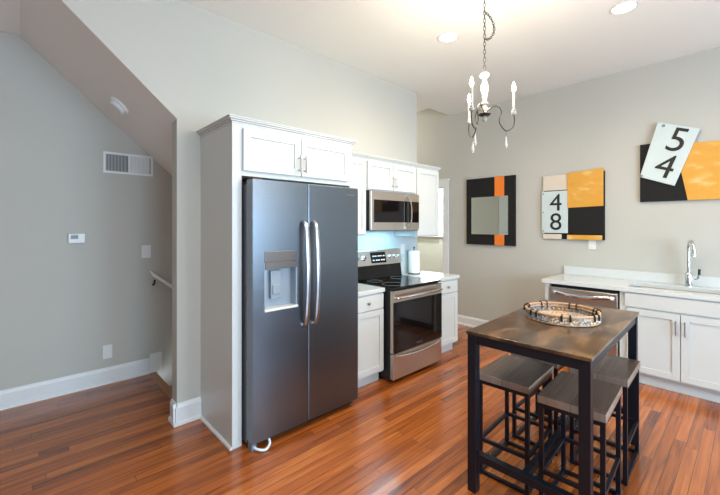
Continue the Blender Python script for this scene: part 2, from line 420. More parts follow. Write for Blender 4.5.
# tall refrigerator surround
t = thing('refrigerator_cabinet', 'tall white surround cabinet boxed around the refrigerator with two short doors above', 'cabinet', (1.05, 2.40, 0))
bm = BM(); box(bm, 0, .018, .02, .589, 0, 2.215); obj('side_panel', bm, CAB, t, .001)
bm = BM(); box(bm, 0, .068, 0, .02, 0, 2.215); box(bm, 1.055, 1.078, 0, .02, .0, 2.215); box(bm, .068, 1.055, 0, .02, 1.86, 2.215)
obj('face_frame', bm, CAB, t, .0015)
obj('side_panel', B(1.062, 1.078, .02, .589, 0, 2.215), CAB, t, .001)
obj('body', B(.018, 1.062, .02, .589, 1.86, 2.195), CAB, t)
d = obj('door', shaker(BM(), .072, .538, 1.895, 2.185, -.001), CAB, t, .0015); bar_handle(d, .515, 1.985, -.021, .13)
d = obj('door', shaker(BM(), .544, 1.035, 1.895, 2.185, -.001), CAB, t, .0015); bar_handle(d, .567, 1.985, -.021, .13)
obj('crown_moulding', crown(BM(), 0, 1.078, 0, .589, 2.213, o=.036), CAB, t, .002)
obj('base_moulding', prism(BM(), [(0, 0), (-.016, 0), (-.014, .010), (-.006, .017), (0, .018)], 'y', 0, .56), TRIM, t)

# refrigerator
t = thing('refrigerator', 'large stainless side-by-side refrigerator with ice dispenser in its left door', 'refrigerator', (1.135, 2.27, 0))
W = .953; FZ0, FZ1, SP = .055, 1.828, .444
obj('body', B(.005, W-.005, .10, .66, .02, 1.80), GREYP, t, .004)
def door_with_bevel(x0, x1, hole=None):
    bm = BM()
    if not hole: box(bm, x0, x1, 0, .088, FZ0, FZ1)
    else:
        a, b_, c, d_ = hole
        box(bm, x0, a, 0, .088, FZ0, FZ1); box(bm, b_, x1, 0, .088, FZ0, FZ1)
        box(bm, a, b_, 0, .088, FZ0, c); box(bm, a, b_, 0, .088, d_, FZ1); box(bm, a, b_, .075, .088, c, d_)
        bmesh.ops.remove_doubles(bm, verts=bm.verts[:], dist=1e-5)
    return bm
hx0, hx1, hz0, hz1 = .085, .348, .925, 1.338
dl = obj('door', door_with_bevel(0, SP-.003, (hx0, hx1, hz0, hz1)), FRIDGE, t)
obj('door_edge', B(-.003, .0, .006, .086, FZ0+.004, FZ1-.004), GREYP, dl)
dr = obj('door', door_with_bevel(SP+.003, W), FRIDGE, t, .006)
for dd in (dl,): pass
# dispenser
ds = obj('dispenser', B(hx0, hx1, -.004, .074, 1.262, hz1), DISPB, dl, .003)
obj('control_panel', B(hx0+.004, hx1-.004, -.009, -.004, 1.215, 1.262), DISPB, dl, .002)
bm = BM(); box(bm, hx0, hx0+.012, .0, .075, hz0, 1.262); box(bm, hx1-.012, hx1, .0, .075, hz0, 1.262); box(bm, hx0, hx1, .066, .075, hz0, 1.262)
box(bm, hx0, hx1, .01, .07, 1.215, 1.262)
obj('dispenser_recess', bm, DISPG, dl)
bm = BM(); box(bm, .155, .235, .035, .064, 1.00, 1.20); box(bm, .165, .225, .025, .035, 1.03, 1.10)
obj('dispenser_paddle', bm, DISPG, dl, .004)
bm = BM(); box(bm, hx0-.002, hx1+.002, -.012, .066, hz0, hz0+.016); obj('drip_tray', bm, WHITEP, dl, .003)
def fridge_handle(dd, x, lean):
    pts = bez([(x, -.004, 1.545), (x, -.045, 1.51), (x, -.066, 1.36), (x, -.074, 1.16), (x, -.066, .96), (x, -.045, .81), (x, -.004, .775)], 36)
    sm(obj('handle', tube(BM(), pts, .015, 12, flat=(.009, .019)), HANDLE, dd))
fridge_handle(dl, SP-.045, 0); fridge_handle(dr, SP+.045, 0)
bm = text_bm('FRIGIDAIRE', .016, .0006); bmesh.ops.rotate(bm, verts=bm.verts[:], cent=(0, 0, 0), matrix=Matrix.Rotation(PI/2, 3, 'X'))
bmesh.ops.translate(bm, verts=bm.verts[:], vec=(W-.085, -.0008, 1.765)); obj('badge', bm, NICKEL, dr)
obj('hinge_cover', B(.008, .075, .02, .18, 1.826, 1.846), BRACK, t, .004)
obj('toe_grille', B(.02, W-.02, .055, .10, .012, .052), BLACKP, t, .003)
pts = bez([(.012, .03, .030), (.03, -.01, .018), (.075, -.035, .010), (.115, -.02, .030), (.125, .02, .050)], 16)
sm(obj('foot_bracket', tube(BM(), pts, .0085, 8), STEELB, t))
obj('roller_foot', B(.0, .035, .015, .075, .0, .05), GREYP, t, .004)

# base cabinets by the range
def base_cab(name, label, loc, w, depth, rz=0, knob_x=.5):
    t = thing(name, label, 'cabinet', loc, rz)
    bm = BM(); box(bm, 0, w, .0, depth, .105, .874); box(bm, .0, w, .06, depth, 0, .105)
    obj('body', bm, CAB, t, .001)
    d = obj('drawer', B(.012, w-.012, -.02, -.001, .725, .860), CAB, t, .002); knob(d, w*knob_x, .795, -.02)
    return t
t = base_cab('base_cabinet', 'narrow white base cabinet between the refrigerator and the range', (2.135, 2.45, 0), .445, .535)
obj('door', shaker(BM(), .012, .433, .125, .715, -.001), CAB, t, .0015)
o = tag(obj('countertop', B(2.13, 2.585, 2.425, 2.985, .876, .914), QUARTZ, None, .003), 'short white quartz worktop piece left of the range beside the refrigerator', 'countertop')
t = base_cab('base_cabinet', 'narrow white base cabinet at the free end right of the range', (3.43, 2.46, 0), .46, .525)
obj('door', shaker(BM(), .012, .448, .125, .715, -.001), CAB, t, .0015)
o = tag(obj('countertop', B(3.415, 3.915, 2.435, 2.985, .876, .914), QUARTZ, None, .003), 'short white quartz worktop piece right of the range under the paper towels', 'countertop')

# range
t = thing('range', 'freestanding stainless electric range with black glass cooktop and rear control panel', 'stove', (2.60, 2.35, 0))
W = .80
obj('body', B(.004, W-.004, .03, .62, .03, .895), BLACKP, t, .003)
obj('cooktop', B(0, W, .0, .60, .896, .916), BLACKG, t, .004)
for (cx, cy, r) in ((.2, .17, .11), (.6, .17, .085), (.2, .43, .08), (.6, .43, .105)):
    obj('burner_ring', tube(BM(), [(cx+r*math.cos(2*PI*i/32), cy+r*math.sin(2*PI*i/32), .9165) for i in range(32)], .0012, 4, True), GREYP, t)
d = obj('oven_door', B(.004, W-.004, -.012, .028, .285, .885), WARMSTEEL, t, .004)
obj('door_glass', B(.006, W-.006, -.017, -.011, .290, .775), BLACKG, d, .002)
pts = bez([(.03, -.012, .815), (.05, -.045, .822), (.2, -.062, .826), (W/2, -.068, .828), (W-.2, -.062, .826), (W-.05, -.045, .822), (W-.03, -.012, .815)], 36)
sm(obj('handle', tube(BM(), pts, .013, 10), CHROME, d))
bm = text_bm('FRIGIDAIRE', .018, .0006); bmesh.ops.rotate(bm, verts=bm.verts[:], cent=(0, 0, 0), matrix=Matrix.Rotation(PI/2, 3, 'X'))
bmesh.ops.translate(bm, verts=bm.verts[:], vec=(W/2, -.018, .325)); obj('badge', bm, NICKEL, d)
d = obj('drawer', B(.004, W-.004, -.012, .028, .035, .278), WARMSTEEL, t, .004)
pts = bez([(.05, -.012, .262), (.08, -.028, .256), (W/2, -.036, .235), (W-.08, -.028, .256), (W-.05, -.012, .262)], 24)
sm(obj('handle', tube(BM(), pts, .009, 8), CHROME, d))
bm = BM(); prism(bm, [(.56, .916), (.62, .916), (.62, 1.075), (.585, 1.075)], 'x', .0, W)
obj('splash_panel', bm, BLACKG, t, .003)
bm = BM(); prism(bm, [(.555, 1.065), (.63, 1.065), (.63, 1.235), (.60, 1.235)], 'x', .0, W)
cp = obj('control_panel', bm, COOLSTEEL, t, .006)
def on_panel(z): return .555+(z-1.065)/(1.235-1.065)*.045
bm = BM(); prism(bm, [(on_panel(1.09)-.004, 1.09), (on_panel(1.09), 1.09), (on_panel(1.21), 1.21), (on_panel(1.21)-.004, 1.21)], 'x', .285, .525); obj('display', bm, BLACKG, cp)
for r in range(2):
    for k in range(5):
        z = 1.115+.045*r; x = .305+.042*k+.006*((k+r) % 2)
        obj('display_mark', B(x, x+.024, on_panel(z)-.007, on_panel(z)-.003, z, z+.012), SCRBLUE, cp)
for k, x in enumerate((.07, .175, .60, .675, .745)):
    bm = BM(); lathe(bm, [(.028, 0), (.028, .006), (.022, .010), (.020, .030), (.0, .031)], 20)
    box(bm, -.004, .004, -.02, .02, .028, .036)
    bmesh.ops.rotate(bm, verts=bm.verts[:], cent=(0, 0, 0), matrix=Matrix.Rotation(PI/2-.25, 3, 'X'))
    bmesh.ops.translate(bm, verts=bm.verts[:], vec=(x, on_panel(1.15), 1.15)); sm(obj('knob', bm, CHROME, cp))

# upper cabinets
def upper(label, x0, x1, z0, z1, doors, yf=2.66, handles=()):
    t = thing('wall_cabinet', label, 'cabinet', (x0, yf, 0), 0, None)
    obj('body', B(0, x1-x0, 0, AY-.001-yf, z0, z1), CAB, t, .001)
    for k, (a, b_) in enumerate(doors):
        d = obj('door', shaker(BM(), a, b_, z0+.012, z1-.015, -.001, s=.05), CAB, t, .0015)
        if handles and handles[k] is not None: bar_handle(d, handles[k], z0+.10, -.021, .12)
    return t
UT = 2.185
t = upper('tall white wall cabinet squeezed between the refrigerator surround and the microwave', 2.132, 2.548, 1.415, UT, [(.012, .402)])
obj('crown_moulding', crown(BM(), 0, .416, 0, .329, UT, False, False, .042), CAB, t, .002)
t = upper('short white two-door wall cabinet mounted over the microwave', 2.55, 3.338, 1.875, UT, [(.010, .391), (.397, .778)], handles=(.367, .421))
obj('crown_moulding', crown(BM(), 0, .788, 0, .329, UT, False, False, .042), CAB, t, .002)
t = upper('white wall cabinet at the right end above the paper towels', 3.34, 3.785, 1.385, UT, [(.012, .433)])
obj('crown_moulding', crown(BM(), 0, .445, 0, .329, UT, False, True, .042), CAB, t, .002)

# microwave
t = thing('microwave', 'stainless over-range microwave with black window hung above the stove', 'microwave', (2.555, 2.585, 1.462))
W = .762; Hh = .405
obj('body', B(0, W, .03, .40, 0, Hh), BLACKP, t, .003)
d = obj('door', B(.0, .565, .0, .028, .004, Hh-.004), STEEL, t, .003)
obj('door_glass', B(.035, .560, -.004, .001, .085, .315), BLACKG, d, .001)
bm = B(.568, W, .0, .028, .004, Hh-.004)
cp = obj('control_panel', bm, STEEL, t, .003); obj('keypad', B(.570, W-.008, -.004, .001, .085, .315), BLACKG, cp, .001)
pts = bez([(.555, -.002, .375), (.562, -.03, .350), (.566, -.048, .27), (.568, -.052, .19), (.566, -.048, .11), (.562, -.03, .040), (.555, -.002, .02)], 30)
sm(obj('handle', tube(BM(), pts, .01, 10, flat=(.006, .012)), CHROME, d))
obj('vent_grille', B(.01, W-.01, .01, .03, -.008, .0), GREYP, t)
obj('lamp_lens', B(.30, .62, .12, .22, -.006, .0), LED, t)
area('microwave_light', (2.95, 2.83, 1.448), (0, 0, 0), .55, .12, 2.6, (.35, .78, 1))

# paper towel roll on its stand
t = thing('paper_towel_holder', 'upright black paper towel stand carrying a white roll right of the range', 'paper towel', (3.60, 2.885, .9145))
sm(obj('base', lathe(BM(), [(.075, 0), (.075, .008), (.0, .010)], 28), BLACKP, t))
sm(obj('rod', lathe(BM(), [(.006, .009), (.006, .315), (.011, .320), (.011, .332), (.0, .336)], 12), BLACKP, t))
sm(obj('paper_roll', lathe(BM(), [(.018, .011), (.068, .011), (.070, .014), (.070, .285), (.068, .288), (.018, .288)], 36), PAPER, t))

# ---------------------------------------------------------------- art wall run (fronts face -X)
FX = 4.325
RZ = -PI/2
def LOC(y): return (FX, y, 0)
Y0 = 1.60
bm = BM(); box(bm, 0, .045, 0, BX-FX-.002, 0, .874)
t = tag(obj('end_panel', bm, CAB, None, .0015), 'white end panel closing the run left of the dishwasher', 'panel'); t.location = LOC(Y0); t.rotation_euler = (0, 0, RZ)
t = thing('dishwasher', 'stainless dishwasher with bowed bar handle under the long worktop', 'dishwasher', LOC(Y0-.05), RZ)
W = .645
obj('body', B(.012, W-.012, .03, .60, .0, .86), BLACKP, t)
obj('toe_grille', B(.005, W-.005, .012, .03, .005, .095), BLACKP, t)
d = obj('door', B(.006, W-.008, -.022, .028, .10, .838), STEEL, t, .006)
pts = bez([(.045, -.02, .785), (.07, -.045, .79), (.2, -.064, .776), (W/2, -.072, .766), (W-.2, -.064, .776), (W-.07, -.045, .79), (W-.045, -.02, .785)], 36)
sm(obj('handle', tube(BM(), pts, .013, 10, flat=(.022, .012)), CHROME, d))
t = thing('sink_cabinet', 'white sink base cabinet with two shaker doors and a plain false front', 'cabinet', LOC(Y0-.70), RZ)
W = 1.02
bm = BM(); box(bm, 0, W, 0, .018, .105, .874); box(bm, 0, .018, .018, .60, .105, .874); box(bm, W-.018, W, .018, .60, .105, .874); box(bm, 0, W, .05, .60, 0, .11)
obj('body', bm, CAB, t, .001)
obj('false_front', B(.045, W-.045, -.02, -.001, .735, .862), CAB, t, .002)
d = obj('door', shaker(BM(), .062, .452, .125, .718, -.001), CAB, t, .0015); bar_handle(d, .425, .60, -.021, .13)
d = obj('door', shaker(BM(), .458, .85, .125, .718, -.001), CAB, t, .0015); bar_handle(d, .487, .60, -.021, .13)
# worktop with sink cut-out
bm = BM()
x0, x1, y0, y1 = 4.295, BX-.004, -.35, 1.625
hx, hX, hy, hY, rr = 4.40, 4.78, .08, .86, .07
hole = []
for (cx, cy, a0) in ((hX-rr, hY-rr, 0), (hx+rr, hY-rr, 90), (hx+rr, hy+rr, 180), (hX-rr, hy+rr, 270)):
    for k in range(7):
        a = math.radians(a0+15*k); hole.append((cx+rr*math.cos(a), cy+rr*math.sin(a)))
def loop(pts, z):
    v = [bm.verts.new((p[0], p[1], z)) for p in pts]
    return v, [bm.edges.new((v[i], v[(i+1) % len(v)])) for i in range(len(v))]
for z in (.876, .914):
    a, ea = loop([(x0, y0), (x1, y0), (x1, y1), (x0, y1)], z); b_, eb = loop(hole, z)
    bmesh.ops.triangle_fill(bm, edges=ea+eb, use_beauty=True)
    if z == .876: A0, B0 = a, b_
    else:
        for lo, hi in ((A0, a), (B0, b_)):
            for i in range(len(lo)): bm.faces.new((lo[i], lo[(i+1) % len(lo)], hi[(i+1) % len(lo)], hi[i]))
ct = obj('countertop', bm, QUARTZ)
tag(ct, 'long white quartz worktop over the dishwasher and sink along the art wall', 'countertop')
obj('backsplash', B(BX-.024, BX-.004, y0, 1.60, .9142, 1.015), QUARTZ, ct, .002)
# sink bowl
bm = BM()
def ring(sc, z):
    cx, cy = (hx+hX)/2, (hy+hY)/2
    return [bm.verts.new((cx+(p[0]-cx)*sc, cy+(p[1]-cy)*sc, z)) for p in hole]
R = [ring(1.03, .8755), ring(1.0, .8755), ring(.985, .86), ring(.96, .72), ring(.90, .70), ring(.2, .695)]
for a, b_ in zip(R, R[1:]):
    for i in range(len(a)): bm.faces.new((a[i], a[(i+1) % len(a)], b_[(i+1) % len(a)], b_[i]))
bm.faces.new(R[-1])
sk = tag(sm(obj('kitchen_sink', bm, SINKST)), 'stainless undermount sink bowl set below the long white worktop', 'sink')
so = sk.modifiers.new('thick', 'SOLIDIFY'); so.thickness = .0015
# faucet
t = thing('faucet', 'chrome high-arc kitchen faucet with side lever behind the sink', 'faucet', (4.845, .44, .9145))
sm(obj('base', lathe(BM(), [(.034, 0), (.034, .01), (.029, .014), (.029, .115), (.024, .13), (.014, .14), (.0, .142)], 24), CHROME, t))
pts = bez([(0, 0, .13), (0, 0, .36), (-.012, -.004, .42), (-.06, -.02, .452), (-.115, -.041, .43), (-.138, -.049, .385), (-.140, -.05, .37)], 40)
sm(obj('spout', tube(BM(), pts, .0135, 12), CHROME, t))
pts = [(-.140, -.05, .375), (-.141, -.05, .34), (-.142, -.051, .305)]
sm(obj('spray_head', tube(BM(), pts, [.017, .021, .023], 16), CHROME, t))
lv = sm(obj('lever', tube(BM(), bez([(0, -.02, .075), (0, -.06, .078), (-.004, -.072, .10), (-.008, -.078, .165)], 16), .009, 10), CHROME, t))
sm(obj('lever_tip', tube(BM(), [(-.0075, -.077, .12), (-.0085, -.079, .175)], .0105, 10), BLACKP, lv))

# ---------------------------------------------------------------- pictures and mirror (flat things on the X = BX wall; local x -> -Y)
def PZ(y, z, x=BX): return (x, y, z)
t = thing('mirror', 'square mirror in a wide black frame with an orange stripe', 'mirror', (BX-.001, 2.94, 1.235), RZ)
W = .735; Hh = .965
gx0, gx1, gz0, gz1 = .088, .635, .155, .685
sx0, sx1 = .445, .585
bm = BM(); box(bm, 0, gx0, -.035, 0, 0, Hh); box(bm, gx1, W, -.035, 0, 0, Hh); box(bm, gx0, gx1, -.035, 0, 0, gz0); box(bm, gx0, gx1, -.035, 0, gz1, Hh)
obj('frame', bm, ARTBLK, t)
obj('glass', B(gx0-.005, gx1+.005, -.038, -.030, gz0-.005, gz1+.005), MIRROR, t, .002)
obj('stripe', B(sx0, sx1, -.0365, -.034, gz1+.004, Hh), ARTORG, t); obj('stripe', B(sx0, sx1, -.0365, -.034, 0, gz0-.004), ARTORG, t)

def upright_text(body, size, x, z, y, rot=0):
    bm = text_bm(body, size, .0015)
    if rot: bmesh.ops.rotate(bm, verts=bm.verts[:], cent=(0, 0, 0), matrix=Matrix.Rotation(rot, 3, 'Z'))
    bmesh.ops.rotate(bm, verts=bm.verts[:], cent=(0, 0, 0), matrix=Matrix.Rotation(PI/2, 3, 'X'))
    bmesh.ops.translate(bm, verts=bm.verts[:], vec=(x, y, z)); return bm
# the 48 picture
t = thing('wall_art', 'collage picture of gold, black and cream panels with a plate reading 48', 'picture', (BX-.001, 1.842, 1.345), RZ)
obj('backing_board', B(.01, .672, -.018, 0, .0, .80), ARTBLK, t)
obj('cream_panel', B(.0, .290, -.030, -.018, .61, .80), ARTCRM, t, .002)
obj('cream_panel', B(.0, .215, -.030, -.018, .0, .062), ARTCRM, t, .002)
pl = obj('number_plate', B(-.012, .292, -.040, -.030, .075, .60), ARTPLT, t, .003)
obj('digit', upright_text('4', .30, .155, .445, -.0415), ARTINK, pl); obj('digit', upright_text('8', .30, .155, .205, -.0415), ARTINK, pl)
for z in (.10, .335, .57): obj('rivet', B(.0, .012, -.0425, -.040, z-.006, z+.006), ARTINK, pl, .002)
obj('gold_panel', prism(BM(), [(.288, .385), (.662, .395), (.662, .835), (.288, .805)], 'y', -.045, -.018), GOLD, t, .002)
obj('black_panel', prism(BM(), [(.298, .065), (.668, .065), (.668, .395), (.298, .385)], 'y', -.040, -.018), ARTBLK, t, .002)
obj('gold_strip', B(.285, .650, -.048, -.018, .0, .055), GOLD, t, .002)
# the 54 picture
def W2(px, py, X=BX-.03):                        # measured sight line -> (local x, z) on the wall plane
    u = (px-360)/366; v = (225-py)/366
    fx, fy = math.cos(YAW), math.sin(YAW)
    rx, ry = fx+u*fy, fy-u*fx
    k = X/rx; return (.845-k*ry, 1.52+k*v)
t = thing('wall_art', 'wide collage picture of black and gold with a tilted plate reading 54', 'picture', (BX-.001, .845, 0), RZ)
q = W2(640, 145); q2 = W2(640, 202); r1 = W2(687.5, 200.5); r2 = W2(680, 168); r3 = W2(700, 141)
zb = q2[1]; zt = q[1]; xe = 1.02
obj('black_panel', prism(BM(), [(q2[0], zb), (r1[0], zb), (r2[0], r2[1]), (r2[0]+.02, zt), (q[0], zt)], 'y', -.03, 0), ARTBLK, t, .002)
obj('gold_panel', prism(BM(), [(r1[0]+.002, zb), (xe, zb), (xe, zt-.06), W2(699, 142.6), (r2[0]+.022, zt), (r2[0]+.002, r2[1])], 'y', -.036, 0), GOLD, t, .002)
cs = [W2(657.5, 122, BX-.05), W2(700, 128.5, BX-.05), W2(674.5, 186, BX-.05), W2(639.5, 177, BX-.05)]
bm = BM(); prism(bm, cs, 'y', -.050, -.037)
pl = obj('number_plate', bm, ARTPLT, t, 0)
b_ = pl.modifiers.new('bevel', 'BEVEL'); b_.width = .022; b_.segments = 4; b_.limit_method = 'ANGLE'; b_.angle_limit = 1.0
c5 = W2(677, 141, BX-.05); c4 = W2(665, 167.5, BX-.05)
obj('digit', upright_text('5', .34, c5[0], c5[1], -.052, -.36), ARTINK, pl); obj('digit', upright_text('4', .34, c4[0], c4[1], -.052, -.36), ARTINK, pl)
rv = W2(663.5, 125.8, BX-.05); rv2 = W2(641.5, 176, BX-.05)
for p in (rv, rv2):
    bm = tube(BM(), [(p[0]+.010*math.cos(2*PI*i/12), -.052, p[1]+.010*math.sin(2*PI*i/12)) for i in range(12)], .003, 5, True)
    obj('rivet', bm, ARTINK, pl)

# ---------------------------------------------------------------- small wall fittings
def plate(name, label, cat, loc, rz, w=.075, h=.12, kind='outlet', group=None):
    t = thing(name, label, cat, loc, rz, group)
    obj('cover_plate', B(-w/2, w/2, -.006, 0, -h/2, h/2), WHITEP, t, .002)
    if kind == 'outlet':
        for z in (-.021, .021): obj('socket', B(-.016, .016, -.008, -.005, z-.014, z+.014), WHITEP, t, .002)
    else: obj('rocker', B(-.016, .016, -.009, -.005, -.032, .032), WHITEP, t, .002)
    return t
plate('light_switch', 'white light switch on the stair wall above the handrail', 'light switch', (.944, LY-.0005, 1.248), 0, .085, .13, 'switch')
plate('outlet', 'white outlet low on the grey stair wall above the baseboard', 'outlet', (.616, LY-.0005, .303), 0, .075, .13)
plate('outlet', 'white outlet on the art wall below the 48 picture', 'outlet', (BX-.0005, 1.30, 1.29), RZ, .075, .12)
plate('outlet', 'outlet on the backsplash behind the paper towel roll', 'outlet', (3.50, AY-.0045, 1.22), 0, .075, .12)
plate('outlet', 'white outlet under the window sill of the room beyond the doorway', 'outlet', (NX-.0005, 4.42, 1.18), RZ, .08, .12)
t = thing('thermostat', 'small white digital thermostat on the grey stair wall', 'thermostat', (.38, LY-.0005, 1.398), 0)
obj('case', B(-.062, .062, -.028, 0, -.045, .045), WHITEP, t, .006); obj('screen', B(-.045, .01, -.0295, -.027, -.005, .030), SCREEN, t)
t = thing('air_vent', 'white rectangular return air grille high on the stair wall', 'vent', (.58, LY-.0005, 2.02), 0)
W, Hh = .425, .205
bm = BM(); box(bm, 0, W, -.012, 0, 0, .022); box(bm, 0, W, -.012, 0, Hh-.022, Hh); box(bm, 0, .022, -.012, 0, .022, Hh-.022); box(bm, W-.022, W, -.012, 0, .022, Hh-.022); box(bm, W/2-.008, W/2+.008, -.012, 0, .022, Hh-.022)
obj('frame', bm, WHITEP, t, .002)
obj('duct', B(.022, W-.022, -.002, -.0005, .022, Hh-.022), VENTD, t)
bm = BM()
for half, sl in ((.022, .2), (W/2+.008, -.9)):
    for k in range(15):
        x = half+.006+k*(W/2-.036)/15
        prism(bm, [(x, -.010), (x+.0035, -.010), (x+.0035+sl*.008, -.003), (x+sl*.008, -.003)], 'z', .022, Hh-.022)
obj('louvers', bm, WHITEP, t)
# smoke detector on the sloped soffit
sx, sy = .63, 3.71
t = thing('smoke_detector', 'round white smoke detector on the sloped ceiling over the stairs', 'smoke detector', (sx, sy, SZ(sx)-.001))
t.rotation_euler = (0, math.atan(.905), 0)
bm = lathe(BM(), [(.085, 0), (.085, -.012), (.080, -.020), (.0, -.021)], 32); sm(obj('base', bm, WHITEP, t))
bm = lathe(BM(), [(.066, -.020), (.066, -.040), (.055, -.050), (.0, -.052)], 32); sm(obj('cover', bm, WHITEP, t))
# handrail
t = thing('handrail', 'white sloping handrail on the stair wall descending behind the column', 'handrail', (.965, LY-.075, 1.03))
dx, dz = 2.2, -1.82
n = Vector((dx, 0, dz)).normalized(); up = Vector((0, 1, 0)).cross(n)
obj('rail', prism(BM(), [(-.02, .045), (.02, -.030), (dx+.03, dz-.03), (dx, dz+.045)], 'y', -.022, .022), RAILW, t, .01)
for k in (.04, 1.2):
    z = dz/dx*k
    bm = BM(); tube(bm, [(k, .07, z-.09), (k, .03, z-.085), (k, .0, z-.035)], .009, 8); lathe(bm, [(.026, 0), (.026, .004), (0, .005)], 16)
    g = BM(); bm2 = bm
    obj('bracket', tube(BM(), bez([(k, .0735, z-.09), (k, .04, z-.092), (k, .005, z-.07), (k, .0, z-.035)], 12), .009, 8), BRACK, t)
    bm.free(); g.free()

# ---------------------------------------------------------------- recessed ceiling lights
cans = [((2.869, 1.905), 'recessed ceiling light above and left of the chandelier, lit', 1), ((3.497, .70), 'recessed ceiling light toward the sink side, lit', 1),
        ((1.0, .6), 'added unseen recessed ceiling light over the open floor behind the view', 1), ((.9, -1.6), 'added unseen recessed ceiling light near the rear windows', 1), ((3.2, -1.6), 'added unseen recessed ceiling light near the rear corner', 1)]  # these three are added out of view to supply more room light
for k, ((x, y), lab, p) in enumerate(cans):
    t = thing('ceiling_light', lab, 'ceiling light', (x, y, CZ-.0005), 0, 'recessed ceiling lights')
    bm = BM()
    tube(bm, [(.085*math.cos(2*PI*i/40), .085*math.sin(2*PI*i/40), -.002) for i in range(40)], .008, 8, True, flat=(.004, .012))
    sm(obj('trim_ring', bm, WHITEP, t)); obj('lens', lathe(BM(), [(.082, 0), (.082, -.004), (0, -.0045)], 32), CANGLOW, t)
    l = bpy.data.lights.new('can_lamp', 'SPOT'); l.energy = 60 if k < 3 else 30; l.color = WARM; l.spot_size = math.radians(165); l.spot_blend = .9; l.shadow_soft_size = .07
    lo = bpy.data.objects.new('can_lamp', l); C.objects.link(lo); lo.location = (x, y, CZ-.03)

# ---------------------------------------------------------------- chandelier
t = thing('chandelier', 'small three-arm chandelier of white turned wood and dark iron with candle bulbs', 'chandelier', (2.32, 1.25, -.015))
prof = [(.0, 2.262), (.006, 2.264), (.010, 2.275), (.006, 2.285), (.022, 2.292), (.0, 2.293)]
sm(obj('finial', lathe(BM(), [(.002, 2.235), (.012, 2.242), (.016, 2.252), (.010, 2.263), (.006, 2.268), (.018, 2.276)], 20), CHALK, t))
sm(obj('dish', lathe(BM(), [(.016, 2.274), (.034, 2.280), (.042, 2.290), (.040, 2.293), (.012, 2.294)], 24), IRON, t))
sm(obj('column', lathe(BM(), [(.018, 2.294), (.014, 2.305), (.020, 2.318), (.020, 2.335), (.012, 2.345), (.011, 2.352), (.024, 2.358), (.026, 2.366), (.014, 2.374), (.013, 2.392), (.018, 2.425), (.024, 2.46), (.022, 2.49), (.013, 2.515), (.012, 2.530), (.028, 2.545), (.032, 2.556), (.028, 2.566), (.006, 2.570)], 24), CHALK, t))
az0 = math.atan2(-math.cos(YAW), math.sin(YAW)) - .24
for k in range(3):
    a = az0+k*2*PI/3; ca, sa = math.cos(a), math.sin(a)
    P3 = lambda r, z: (r*ca, r*sa, z)
    arm = sm(obj('arm', tube(BM(), bez([P3(.012, 2.300), P3(.045, 2.335), (P3(.085, 2.338)), P3(.108, 2.300), P3(.095, 2.255), P3(.100, 2.2155), P3(.138, 2.168), P3(.180, 2.190), P3(.190, 2.235), P3(.186, 2.280)], 54), .0038, 8), IRON, t))
    R0 = .186
    sm(obj('candle_cup', lathe(BM(), [(.004, 2.268), (.014, 2.274), (.019, 2.286), (.012, 2.292), (.017, 2.302), (.011, 2.308)], 16, (R0*ca, R0*sa, 0)), CHALK, arm))
    sm(obj('candle_sleeve', lathe(BM(), [(.0078, 2.306), (.0078, 2.425), (.006, 2.428)], 14, (R0*ca, R0*sa, 0)), CHALK, arm))
    sm(obj('bulb', lathe(BM(), [(.006, 2.426), (.011, 2.438), (.012, 2.452), (.009, 2.472), (.004, 2.488), (.001, 2.493)], 14, (R0*ca, R0*sa, 0)), BULB, arm))
    rc = .138
    bm = BM(); tube(bm, [(rc*ca, rc*sa, 2.165), (rc*ca, rc*sa, 2.135)], .0012, 5); obj('crystal_wire', bm, IRON, arm)
    sm(obj('crystal_drop', lathe(BM(), [(.001, 2.138), (.004, 2.120), (.009, 2.085), (.010, 2.070), (.005, 2.055), (.001, 2.050)], 8, (rc*ca, rc*sa, 0)), CRYSTAL, arm), .2)
    l = bpy.data.lights.new('candle_lamp', 'POINT'); l.energy = 11; l.color = (1, .85, .64); l.shadow_soft_size = .02
    lo = bpy.data.objects.new('candle_lamp', l); C.objects.link(lo); lo.location = (2.32+R0*ca*1.0, 1.25+R0*sa, 2.515)
def link(bm, p, d, L=.030, wd=.0075, twist=0):
    d = Vector(d).normalized(); s = d.orthogonal().normalized(); s = Matrix.Rotation(twist, 3, d) @ s
    pts = []
    for i in range(12):
        a = 2*PI*i/12; pts.append(Vector(p)+d*(L/2*.95)*math.sin(a)+s*wd*math.cos(a))
    tube(bm, pts, .0021, 5, True)
bm = BM(); z = 2.583; k = 0
while z < CZ-.025:
    link(bm, (0, 0, z), (0, 0, 1), .034, .008, (k % 2)*PI/2); z += .0265; k += 1
# the surplus chain hangs in a loop beside the run
sr = Vector((math.sin(YAW), -math.cos(YAW), 0))
cv = bez([(0, 0, 2.99)]+[tuple(sr*a+Vector((0, 0, b_))) for a, b_ in ((.035, 2.955), (.062, 2.90), (.062, 2.845), (.035, 2.805), (.005, 2.80))], 18)
for i in range(len(cv)-1): link(bm, (cv[i]+cv[i+1])/2, cv[i+1]-cv[i], .026, .007, (i % 2)*PI/2)
sm(obj('chain', bm, IRON, t))
sm(obj('canopy', lathe(BM(), [(.008, CZ-.035), (.02, CZ-.03), (.06, CZ-.005), (.065, CZ+.0145)], 24), CHALK, t))

